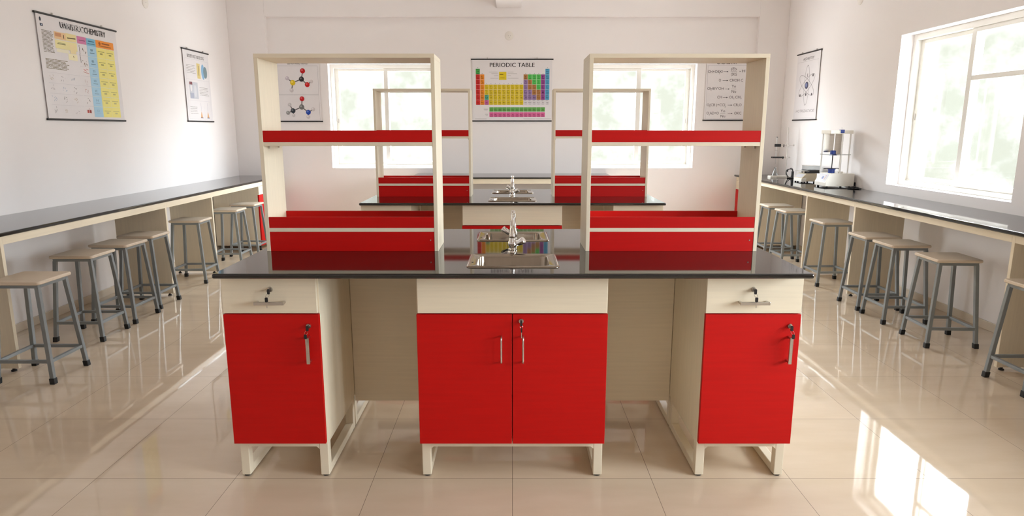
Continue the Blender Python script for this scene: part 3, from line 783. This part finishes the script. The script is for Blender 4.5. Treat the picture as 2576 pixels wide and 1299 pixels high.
# laboratory figures chart (left wall, narrow)
t, p, yf = chart('laboratory_chart', 'narrow wall chart with small pictures on the left wall, near the corner', (XL, 7.97, 1.576), PI / 2, .63, .798)
Vv = lambda v: (1 - v) * .798
p.text('BCIETUST BDECDS', U(.48), Vv(.105), .036, Y(1), ink((84, 78, 80)), width=.41, bold=.006)
for v in (.125, .41, .705, .965): p.line([(U(.06), Vv(v)), (U(.95), Vv(v))], .002, Y(1), ink((200, 196, 202)))
p.line([(U(.06), Vv(.125)), (U(.06), Vv(.965))], .002, Y(1), ink((200, 196, 202))); p.line([(U(.95), Vv(.125)), (U(.95), Vv(.965))], .002, Y(1), ink((200, 196, 202)))
rows_of_lines(p, U(.09), U(.44), Vv(.33), Vv(.20), 6, Y(1)); rows_of_lines(p, U(.53), U(.91), Vv(.63), Vv(.50), 6, Y(1)); rows_of_lines(p, U(.11), U(.42), Vv(.90), Vv(.785), 5, Y(1))
p.quad(U(.49), U(.62), Vv(.385), Vv(.17), Y(1), ink((226, 206, 140))); p.quad(U(.545), U(.565), Vv(.34), Vv(.20), Y(2), ink((150, 136, 100)))
p.disc(U(.73), Vv(.28), .042, .088, Y(1), ink((140, 182, 218))); p.disc(U(.82), Vv(.285), .048, .068, Y(2), ink((122, 142, 150)))
p.quad(U(.15), U(.47), Vv(.68), Vv(.445), Y(1), ink((196, 198, 206))); p.quad(U(.15), U(.26), Vv(.485), Vv(.445), Y(2), ink((120, 70, 76)))
p.disc(U(.205), Vv(.53), .022, .04, Y(2), ink((226, 222, 224))); p.disc(U(.36), Vv(.57), .03, .07, Y(2), ink((212, 212, 218))); p.quad(U(.15), U(.29), Vv(.675), Vv(.60), Y(2), ink((168, 172, 190)))
for u in (.535, .80):
    p.add([(U(u - .04), Y(1), Vv(.945)), (U(u + .04), Y(1), Vv(.945)), (U(u), Y(1), Vv(.85))], [(0, 1, 2)], ink((222, 170, 118)))
    p.line([(U(u), Vv(.85)), (U(u), Vv(.73))], .004, Y(1), ink((180, 176, 190))); p.quad(U(u - .05), U(u + .05), Vv(.953), Vv(.943), Y(2), ink((110, 106, 130)))
p.line([(U(.67), Vv(.715)), (U(.67), Vv(.96))], .002, Y(1), ink((206, 202, 208)))
p.build('sheet', None, t)

# large chemistry chart (left wall)
t, p, yf = chart('chemistry_chart', 'large coloured chemistry wall chart on the left wall, nearest the camera', (XL, 5.87, 1.563), PI / 2, 1.045, .812)
U = lambda u: (u - .5) * 1.045
Vv = lambda v: (1 - v) * .812
p.text('CHEMISTRY', U(.70), Vv(.098), .050, Y(3), ink(INK), width=.30, bold=.008)
p.text('UANISTIUC', U(.405), Vv(.100), .050, Y(1), ink(INK), width=.30, bold=.035); p.text('GMITSIL', U(.41), Vv(.098), .046, Y(2), ink((216, 214, 216)), width=.29, bold=.004)
p.disc(U(.043), Vv(.056), .010, .016, Y(1), ink((50, 56, 70))); p.quad(U(.035), U(.066), Vv(.12), Vv(.095), Y(1), ink((52, 60, 78))); p.quad(U(.045), U(.056), Vv(.112), Vv(.102), Y(2), ink((180, 190, 210)))
rows_of_lines(p, U(.042), U(.17), Vv(.36), Vv(.15), 17, Y(1), (126, 116, 98), .0042); rows_of_lines(p, U(.048), U(.32), Vv(.515), Vv(.415), 8, Y(1), (140, 128, 104), .0048)
p.quad(U(.18), U(.315), Vv(.215), Vv(.145), Y(1), ink((232, 196, 150))); p.quad(U(.315), U(.44), Vv(.215), Vv(.14), Y(1), ink((234, 218, 160)))
p.quad(U(.19), U(.26), Vv(.19), Vv(.155), Y(2), ink((206, 150, 112))); p.quad(U(.285), U(.292), Vv(.20), Vv(.165), Y(2), ink((60, 50, 40)))
p.quad(U(.18), U(.44), Vv(.305), Vv(.222), Y(1), ink((236, 226, 168))); p.quad(U(.205), U(.30), Vv(.262), Vv(.255), Y(2), ink((120, 112, 80))); p.quad(U(.35), U(.42), Vv(.335), Vv(.245), Y(2), ink((240, 222, 172)))
p.quad(U(.21), U(.30), Vv(.25), Vv(.246), Y(2), ink((140, 150, 96))); p.quad(U(.19), U(.33), Vv(.34), Vv(.308), Y(1), ink((240, 234, 210))); p.quad(U(.32), U(.43), Vv(.40), Vv(.338), Y(1), ink((242, 234, 196)))
p.line([(U(.33), Vv(.185)), (U(.43), Vv(.18))], .008, Y(2), ink((90, 76, 50))); p.line([(U(.38), Vv(.355)), (U(.385), Vv(.375))], .006, Y(2), ink((110, 90, 40)))
p.quad(U(.45), U(.565), Vv(.217), Vv(.143), Y(1), ink((212, 130, 172))); p.quad(U(.47), U(.55), Vv(.185), Vv(.178), Y(2), ink((120, 66, 96)))
p.quad(U(.568), U(.690), Vv(.965), Vv(.144), Y(1), ink((170, 208, 232))); p.quad(U(.568), U(.690), Vv(.22), Vv(.144), Y(2), ink((130, 190, 218)))
p.quad(U(.692), U(.945), Vv(.965), Vv(.225), Y(1), ink((238, 228, 138))); p.quad(U(.692), U(.945), Vv(.221), Vv(.142), Y(2), ink((240, 150, 60)))
p.disc(U(.745), Vv(.175), .016, .013, Y(3), ink((170, 92, 30))); p.quad(U(.775), U(.885), Vv(.178), Vv(.164), Y(3), ink((150, 84, 30))); p.quad(U(.73), U(.905), Vv(.205), Vv(.194), Y(3), ink((170, 100, 40)))
p.quad(U(.59), U(.67), Vv(.178), Vv(.168), Y(3), ink((60, 110, 140))); p.quad(U(.58), U(.675), Vv(.203), Vv(.196), Y(3), ink((60, 110, 140)))
for v in (.333, .446, .545, .646, .747, .855):
    p.line([(U(.568), Vv(v)), (U(.945), Vv(v))], .003, Y(2), ink((222, 226, 220))); p.line([(U(.45), Vv(v)), (U(.568), Vv(v))], .0022, Y(1), ink((206, 202, 208)))
p.line([(U(.818), Vv(.23)), (U(.818), Vv(.965))], .003, Y(2), ink((232, 226, 190)))
for i, v in enumerate((.275, .39, .495, .595, .70, .80, .91)):
    f = i * 14
    p.text(['N9', '83', 'TI', '13', 'IC', 'H', '12'][i], U(.626), Vv(v), .020, Y(2), ink((70 + f, 96 + f, 120 + f)), width=.03, bold=.01)
    p.quad(U(.60), U(.66), Vv(v + .022), Vv(v + .015), Y(2), ink((90 + f, 116 + f, 140 + f)))
    for u in (.755, .88):
        p.quad(U(u - .045), U(u + .045), Vv(v - .01), Vv(v - .016), Y(2), ink((150 + f // 2, 144 + f // 2, 90 + f // 2)))
        p.quad(U(u - .018), U(u + .018), Vv(v + .018), Vv(v + .002), Y(2), ink((160 + f // 2, 154 + f // 2, 100 + f // 2)))
for k in range(9): p.line([(U(.468 + random.uniform(-.003, .003)), Vv(.235 + .02 * k)), (U(.468 + random.uniform(-.004, .004)), Vv(.25 + .02 * k))], .006, Y(1), ink((74, 68, 66)))
for k in range(14):
    u, v = random.uniform(.49, .555), random.uniform(.24, .43); p.line([(U(u), Vv(v)), (U(u + random.uniform(-.012, .012)), Vv(v + random.uniform(.005, .03)))], .005, Y(1), ink(random.choice([(110, 104, 100), (128, 108, 72), (140, 136, 132)])))
for r, v in enumerate((.60, .70, .80, .91)):
    p.line([(U(.05), Vv(v - .052)), (U(.44), Vv(v - .052))], .0018, Y(1), ink((206, 202, 208)))
    for u in (.10, .225, .345):
        cset = [(150, 146, 146), (190, 172, 150), (186, 180, 186), (176, 188, 206)][(r + int(u * 10)) % 4]
        for k in range(6):
            x, z = U(u) + random.uniform(-.03, .03), Vv(v) + random.uniform(-.02, .02); p.line([(x, z), (x + random.uniform(-.018, .018), z + random.uniform(-.018, .018))], .0035, Y(1), ink(cset))
    for k in range(5):
        x, z = U(.505) + random.uniform(-.022, .022), Vv(v) + random.uniform(-.02, .02); p.line([(x, z), (x + random.uniform(-.015, .015), z + random.uniform(-.02, .02))], .004, Y(1), ink([(206, 190, 190), (196, 150, 150), (120, 112, 112), (190, 88, 80)][r]))
for k in range(6):
    x, z = U(.505) + random.uniform(-.03, .03), Vv(.485) + random.uniform(-.02, .02); p.line([(x, z), (x + .03, z - .006)], .005, Y(1), ink((214, 150, 152)))
for u in (.488, .518): p.quad(U(u - .012), U(u + .012), Vv(.925), Vv(.895), Y(1), ink((190, 84, 76)))
p.build('sheet', None, t)

# round cover plates
def cover(label, loc, rz, dots):
    q = thing('socket_cover', label, 'cover plate', loc, rz, 'round cover plates on the walls')
    b = MB(); n = 32; V = []
    prof = [(.056, 0), (.056, -.006), (.050, -.010), (.0, -.011)]
    for r, y in prof[:-1]:
        for j in range(n): V.append((r * math.cos(2 * PI * j / n), y, r * math.sin(2 * PI * j / n)))
    V.append((0, -.011, 0)); F = [(i * n + j, i * n + (j + 1) % n, (i + 1) * n + (j + 1) % n, (i + 1) * n + j) for i in range(2) for j in range(n)] + [(2 * n + j, 2 * n + (j + 1) % n, 3 * n) for j in range(n)]
    b.add(V, F); b.build('plate', M['disc'], q, smooth=40)
    for x, z in dots: MB().cyl((x, -.0100, z), (x, -.0118, z), .005, n=10).build('screw', M['nickel'], q)
    return q
cover('small round cover plate on the back wall above the periodic table', (-.036, YB, 2.686), 0, [(-.012, 0), (.014, 0), (0, -.022)])
cover('round cover plate high on the left wall between the two charts', (XL, 6.99, 2.735), PI / 2, [(0, 0)])
cover('round cover plate at the upper picture edge on the right wall', (XR, 7.17, 2.80), -PI / 2, [(0, 0)])

# ------------------------------------------------------------------ instruments on the right counter
ZT = RT
sx, sy = 3.31, 8.36
t = thing('retort_stand', 'white-based metal retort stand with two black clamps on the right counter', 'lab stand', (sx, sy, ZT), 0)
b = MB(); P = [(x, y) for x, y in [(-.05, 0), (-.055, .03), (-.055, .08), (-.04, .13), (.0, .145), (.03, .12), (.20, .11), (.20, .02), (.03, .01), (0, -.01)]]
n = len(P); b.add([(x, y, 0) for x, y in P] + [(x, y, .016) for x, y in P] + [(x * .96, .06 + (y - .06) * .85, .022) for x, y in P], [tuple(range(n))[::-1], tuple(range(2 * n, 3 * n))] + [(k * n + i, k * n + (i + 1) % n, (k + 1) * n + (i + 1) % n, (k + 1) * n + i) for k in range(2) for i in range(n)])
b.build('base', M['white_case'], t, smooth=30)
MB().cyl((.165, .07, .02), (.155, .07, 1.508 - ZT), .005, n=12).build('rod', M['nickel'], t, smooth=50)
for z, ax0, ax1, hh, dd, nm in ((1.285 - ZT, .004, .072, .034, .035, 'clamp'), (1.136 - ZT, -.026, .118, .018, .05, 'clamp')):
    q = MB()
    q.box(ax0, ax1, .07 - dd / 2, .07 - .011, z - hh / 2, z + hh / 2, M['black']); q.box(ax0, ax1, .07 + .011, .07 + dd / 2, z - hh / 2, z + hh / 2, M['black'])
    q.box(ax0 + (.041 if hh > .02 else .06), ax1, .058, .082, z - hh / 2, z + hh / 2, M['black'])
    q.cyl((ax1, .07, z), (.235 if hh > .02 else .19, .07, z), .0035, n=10, m=M['nickel']); q.box(.147, .172, .058, .082, z - .012, z + .012, M['nickel'])
    q.cyl((.235 if hh > .02 else .19, .07, z), (.243 if hh > .02 else .205, .07, z), .011 if hh > .02 else .007, n=12, m=M['nickel']); q.cyl((.115, .07, z - .02), (.115, .07, z + .012), .006, n=10, m=M['black'])
    q.build('clamp', None, t)
t2 = thing('burette', 'clear glass burette held upright by the black clamps', 'burette', (sx + .023, sy + .07, 1.05), 0)
MB().cyl((0, 0, .10), (0, 0, .337), .0085, n=16).build('tube', M['labglass'], t2, smooth=60)
MB().cyl((0, 0, .085), (0, 0, .10), .004, .0085, n=12).build('neck', M['labglass'], t2, smooth=60)
MB().cyl((0, 0, 0), (0, 0, .085), .0028, .004, n=10).build('tip', M['labglass'], t2, smooth=60)
MB().lathe([(.0092, .334), (.0095, .340), (.006, .342)], n=16).build('stopper', M['black'], t2)
q = MB(); q.cyl((-.018, 0, .168), (.018, 0, .168), .004, n=10); q.build('stopcock', M['labglass'], t2)
fl = MB().lathe([(.001, .001), (.036, .001), (.0385, .004), (.037, .012), (.013, .078), (.0105, .088), (.0105, .098), (.0135, .103), (.012, .103), (.009, .098), (.009, .088), (.0115, .078), (.0355, .012), (.035, .004), (.001, .003)], n=32).build('conical_flask', M['labglass'], smooth=40)
fl.location = (sx + .023, sy + .06, ZT + .0222); tag(fl, 'small clear conical flask standing on the white stand base', 'flask')
# coiled cable
q = MB(); pts = []
cxx, cyy = 3.43, 8.2
for k in range(0, 60):
    a = k / 59 * 2 * PI * 2.3; r = .05 + .008 * math.sin(k * .7)
    pts.append((cxx + r * math.cos(a) * .75, cyy + .02 * math.sin(a * .37), ZT + .066 + r * 1.15 * math.sin(a) + .003 * math.sin(k)))
q.tube(pts, .0033, 8)
q.tube([(cxx - .03, cyy, ZT + .005), (cxx + .02, cyy - .03, ZT + .0045), (cxx + .06, cyy - .02, ZT + .0045), (cxx + .02, cyy + .03, ZT + .0045), (cxx - .02, cyy + .02, ZT + .006)], .0045, 8)
q.box(cxx + .026, cxx + .046, cyy - .014, cyy + .014, ZT + .002, ZT + .09); q.box(cxx - .042, cxx - .025, cyy - .01, cyy + .01, ZT + .085, ZT + .11)
tag(q.build('power_cable', M['black'], smooth=50), 'black coiled cable standing between lab stand and balance on the right counter', 'cable')
# balance
bx, by = 3.30, 7.55
t = thing('lab_balance', 'low beige lab balance with black box lid, between cable and tall tester', 'lab instrument', (bx, by, ZT), 0)
MB().prism_y([(0, .014), (.17, .014), (.17, .105), (.05, .105), (.002, .052)], 0, .215).build('casing', M['tan_case'], t, bevel=.004)
MB().prism_y([(-.004, .011), (.05, .011), (.05, .06), (-.004, .047)], -.004, .21).build('front_panel', M['white_case'], t, bevel=.003)
MB().add([(.004, .02, .0575), (.044, .02, .098), (.044, .195, .098), (.004, .195, .0575)], [(0, 1, 2, 3)]).build('keypad', M['grey_lab'], t)
MB().box(.075, .215, .03, .2, .1055, .142).build('weighing_box', M['black'], t, bevel=.004)
MB().box(-.0, .09, .02, .2, .128, .133).build('pan', M['nickel'], t, bevel=.002)
MB().cyl((.065, .1, .105), (.065, .1, .13), .012, n=14).build('pan_stem', M['nickel'], t)
cv = MB(); cv.box(.08, .215, .025, .205, .143, .188); cv.build('clear_lid', M['smoke'], t, bevel=.003)
MB().box(.075, .22, .02, .21, .188, .192).build('lid_top', M['nickel'], t, bevel=.001)
for x in (.012, .04, .15):
    for y in (.02, .19): MB().cyl((x, y, 0), (x, y, .016), .009, n=12).build('foot', M['rubber'], t)
# tall tester
ix, iy = 3.262, 6.895
t = thing('tall_tester', 'tall white tester with four rods and blue holders on the right counter', 'lab instrument', (ix, iy, ZT), 0)
MB().prism_y([(0, .014), (.30, .014), (.30, .147), (.055, .147), (0, .052)], 0, .25).build('casing', M['white_case'], t, bevel=.004)
nx, nz = -.866, .5
MB().add([(.0045 - .0015, y, .0585 + .001) if k < 2 else (.0495 - .0015, y, .1365 + .001) for k, y in enumerate((.02, .23, .23, .02))], [(0, 1, 2, 3)]).build('control_panel', M['grey_lab'], t)
def onp(s, y): return (.0045 - .003 + (.045) * s, y, .0585 + .002 + .078 * s)
MB().add([onp(.35, .10), onp(.35, .135), onp(.65, .135), onp(.65, .10)], [(0, 1, 2, 3)]).build('display', M['blue'], t)
for s_ in (.3, .5, .7): MB().add([onp(s_, .06), onp(s_, .08), onp(s_ + .12, .08), onp(s_ + .12, .06)], [(0, 1, 2, 3)]).build('button', ink((206, 150, 140)), t)
for x in (.03, .27):
    for y in (.03, .22): MB().cyl((x, y, 0), (x, y, .016), .011, n=12).build('foot', M['rubber'], t)
zt = 1.475 - ZT
for x, y in ((.035, .21), (.155, .03), (.235, .03), (.235, .21)):
    MB().cyl((x, y, .145), (x, y, zt - .004), .0075, n=14).build('rod', M['aluminium'], t, smooth=50)
MB().box(.018, .25, .012, .228, zt - .036, zt).build('top_plate', M['white_case'], t, bevel=.003)
MB().box(.02, .25, .02, .22, .335, .345).build('middle_plate', M['smoke'], t, bevel=.001)
MB().box(.048, .150, .206, .209, .36, zt - .037).build('rear_shield', M['mirror_steel'], t)
MB().box(.162, .228, .206, .209, .34, zt - .037).build('side_shield', M['mirror_steel'], t)
MB().box(.118, .158, .008, .05, zt - .03, zt + .006).build('upper_clamp', M['blue'], t, bevel=.003)
MB().cyl((.135, .03, zt), (.135, .03, zt + .03), .004, n=10).build('pin', M['aluminium'], t)
q = MB(); q.lathe([(.04, .330), (.04, .338), (.028, .342), (.028, .378), (.02, .382), (0, .382)], (.11, .12, 0), 20); q.build('middle_holder', M['blue'], t, smooth=40)
MB().cyl((.11, .12, .20), (.11, .12, .335), .004, .0055, n=10).build('spindle', M['black'], t)
MB().lathe([(.033, .146), (.033, .182), (.04, .184), (.04, .19), (.01, .192), (.008, .2), (0, .2)], (.11, .12, 0), 20).build('lower_holder', M['blue'], t, smooth=40)
MB().tube([(.03, .13, .19), (.06, .10, .196), (.11, .09, .194), (.16, .10, .196), (.19, .13, .19)], .004, 8).build('wire', M['black'], t, smooth=60)
MB().box(.17, .225, .1, .17, .146, .162).build('small_block', M['white_case'], t, bevel=.003)
t3 = MB()
t3.tube([(3.572, 7.03, ZT + .09), (3.574, 7.0, ZT + .10), (3.575, 6.93, ZT + .05), (3.573, 6.88, ZT + .012), (3.57, 6.80, ZT + .0055), (3.52, 6.73, ZT + .005), (3.47, 6.72, ZT + .005), (3.44, 6.77, ZT + .005), (3.48, 6.83, ZT + .005), (3.53, 6.80, ZT + .014), (3.555, 6.73, ZT + .006)], .005, 8)
t3.box(3.5665, 3.583, 6.98, 7.05, ZT + .06, ZT + .115); t3.box(3.5665, 3.582, 6.90, 6.95, ZT + .03, ZT + .055)
tag(t3.build('power_cable', M['black'], smooth=50), 'black power cable with plugs behind the tall tester by the wall', 'cable')

# ------------------------------------------------------------------ light: daylight through the windows
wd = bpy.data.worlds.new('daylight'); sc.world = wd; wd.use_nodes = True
N, L = wd.node_tree.nodes, wd.node_tree.links
bg = N['Background']
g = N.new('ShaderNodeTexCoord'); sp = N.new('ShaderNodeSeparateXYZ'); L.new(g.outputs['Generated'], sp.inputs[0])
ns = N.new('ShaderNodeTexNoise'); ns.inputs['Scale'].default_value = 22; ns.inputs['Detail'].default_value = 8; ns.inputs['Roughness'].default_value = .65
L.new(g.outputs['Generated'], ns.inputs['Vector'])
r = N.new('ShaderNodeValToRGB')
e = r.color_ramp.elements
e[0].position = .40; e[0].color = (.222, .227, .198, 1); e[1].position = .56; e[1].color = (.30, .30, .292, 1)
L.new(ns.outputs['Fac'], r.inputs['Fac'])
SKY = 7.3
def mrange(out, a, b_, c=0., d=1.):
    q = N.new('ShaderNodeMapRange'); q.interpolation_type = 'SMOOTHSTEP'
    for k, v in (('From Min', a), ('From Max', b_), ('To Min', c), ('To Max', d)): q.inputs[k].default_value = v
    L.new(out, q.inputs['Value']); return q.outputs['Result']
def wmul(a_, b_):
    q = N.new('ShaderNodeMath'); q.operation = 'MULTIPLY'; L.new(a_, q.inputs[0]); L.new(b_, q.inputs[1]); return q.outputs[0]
# leafy hillside dimmed where the camera looks out; brighter elsewhere to light the room
dim_hill = wmul(mrange(sp.outputs['Y'], .64, .76), mrange(sp.outputs['Z'], .14, .27, 1., 0.))
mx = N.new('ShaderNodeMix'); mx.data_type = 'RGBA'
L.new(dim_hill, mx.inputs[0]); L.new(r.outputs['Color'], mx.inputs[7])
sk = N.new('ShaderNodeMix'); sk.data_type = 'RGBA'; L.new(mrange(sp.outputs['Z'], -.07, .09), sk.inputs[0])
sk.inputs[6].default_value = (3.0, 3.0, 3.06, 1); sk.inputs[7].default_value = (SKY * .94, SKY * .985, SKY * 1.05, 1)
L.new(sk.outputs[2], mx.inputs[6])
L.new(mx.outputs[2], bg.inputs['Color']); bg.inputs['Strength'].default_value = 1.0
def portal(name, loc, rot, w_, h_):
    l = bpy.data.lights.new(name, 'AREA'); l.shape = 'RECTANGLE'; l.size = w_; l.size_y = h_; l.cycles.is_portal = True
    o = bpy.data.objects.new(name, l); C.objects.link(o); o.location = loc; o.rotation_euler = rot
zc = (WZ0 + WZ1) / 2; hh = WZ1 - WZ0
for xc in (-1.692, 1.704): portal('window_daylight', (xc, YB + T + .01, zc), (-PI / 2, 0, 0), 1.484, hh)
for a, b_, _, _ in RW: portal('window_daylight', (XR + T + .01, (a + b_) / 2, zc), (PI / 2, 0, PI / 2), b_ - a, hh)

# ------------------------------------------------------------------ camera
cam = bpy.data.cameras.new('camera'); co = bpy.data.objects.new('camera', cam); C.objects.link(co)
cam.sensor_width = 36; cam.sensor_fit = 'HORIZONTAL'; cam.lens = 36 * 1660.05 / 2576
cam.clip_start = .05; cam.clip_end = 200
co.location = (0, 0, 1.4838); co.rotation_euler = (math.radians(90 - 11.04), 0, 0)
sc.camera = co
vs = sc.view_settings
vs.view_transform = 'Standard'; vs.look = 'None'; vs.gamma = 1; vs.use_curve_mapping = False; vs.exposure = 2.15
cy = sc.cycles
cy.use_denoising = True
cy.max_bounces = 14; cy.diffuse_bounces = 8; cy.glossy_bounces = 6; cy.transparent_max_bounces = 16
cy.sample_clamp_indirect = 6.
cy.caustics_reflective = True; cy.caustics_refractive = False
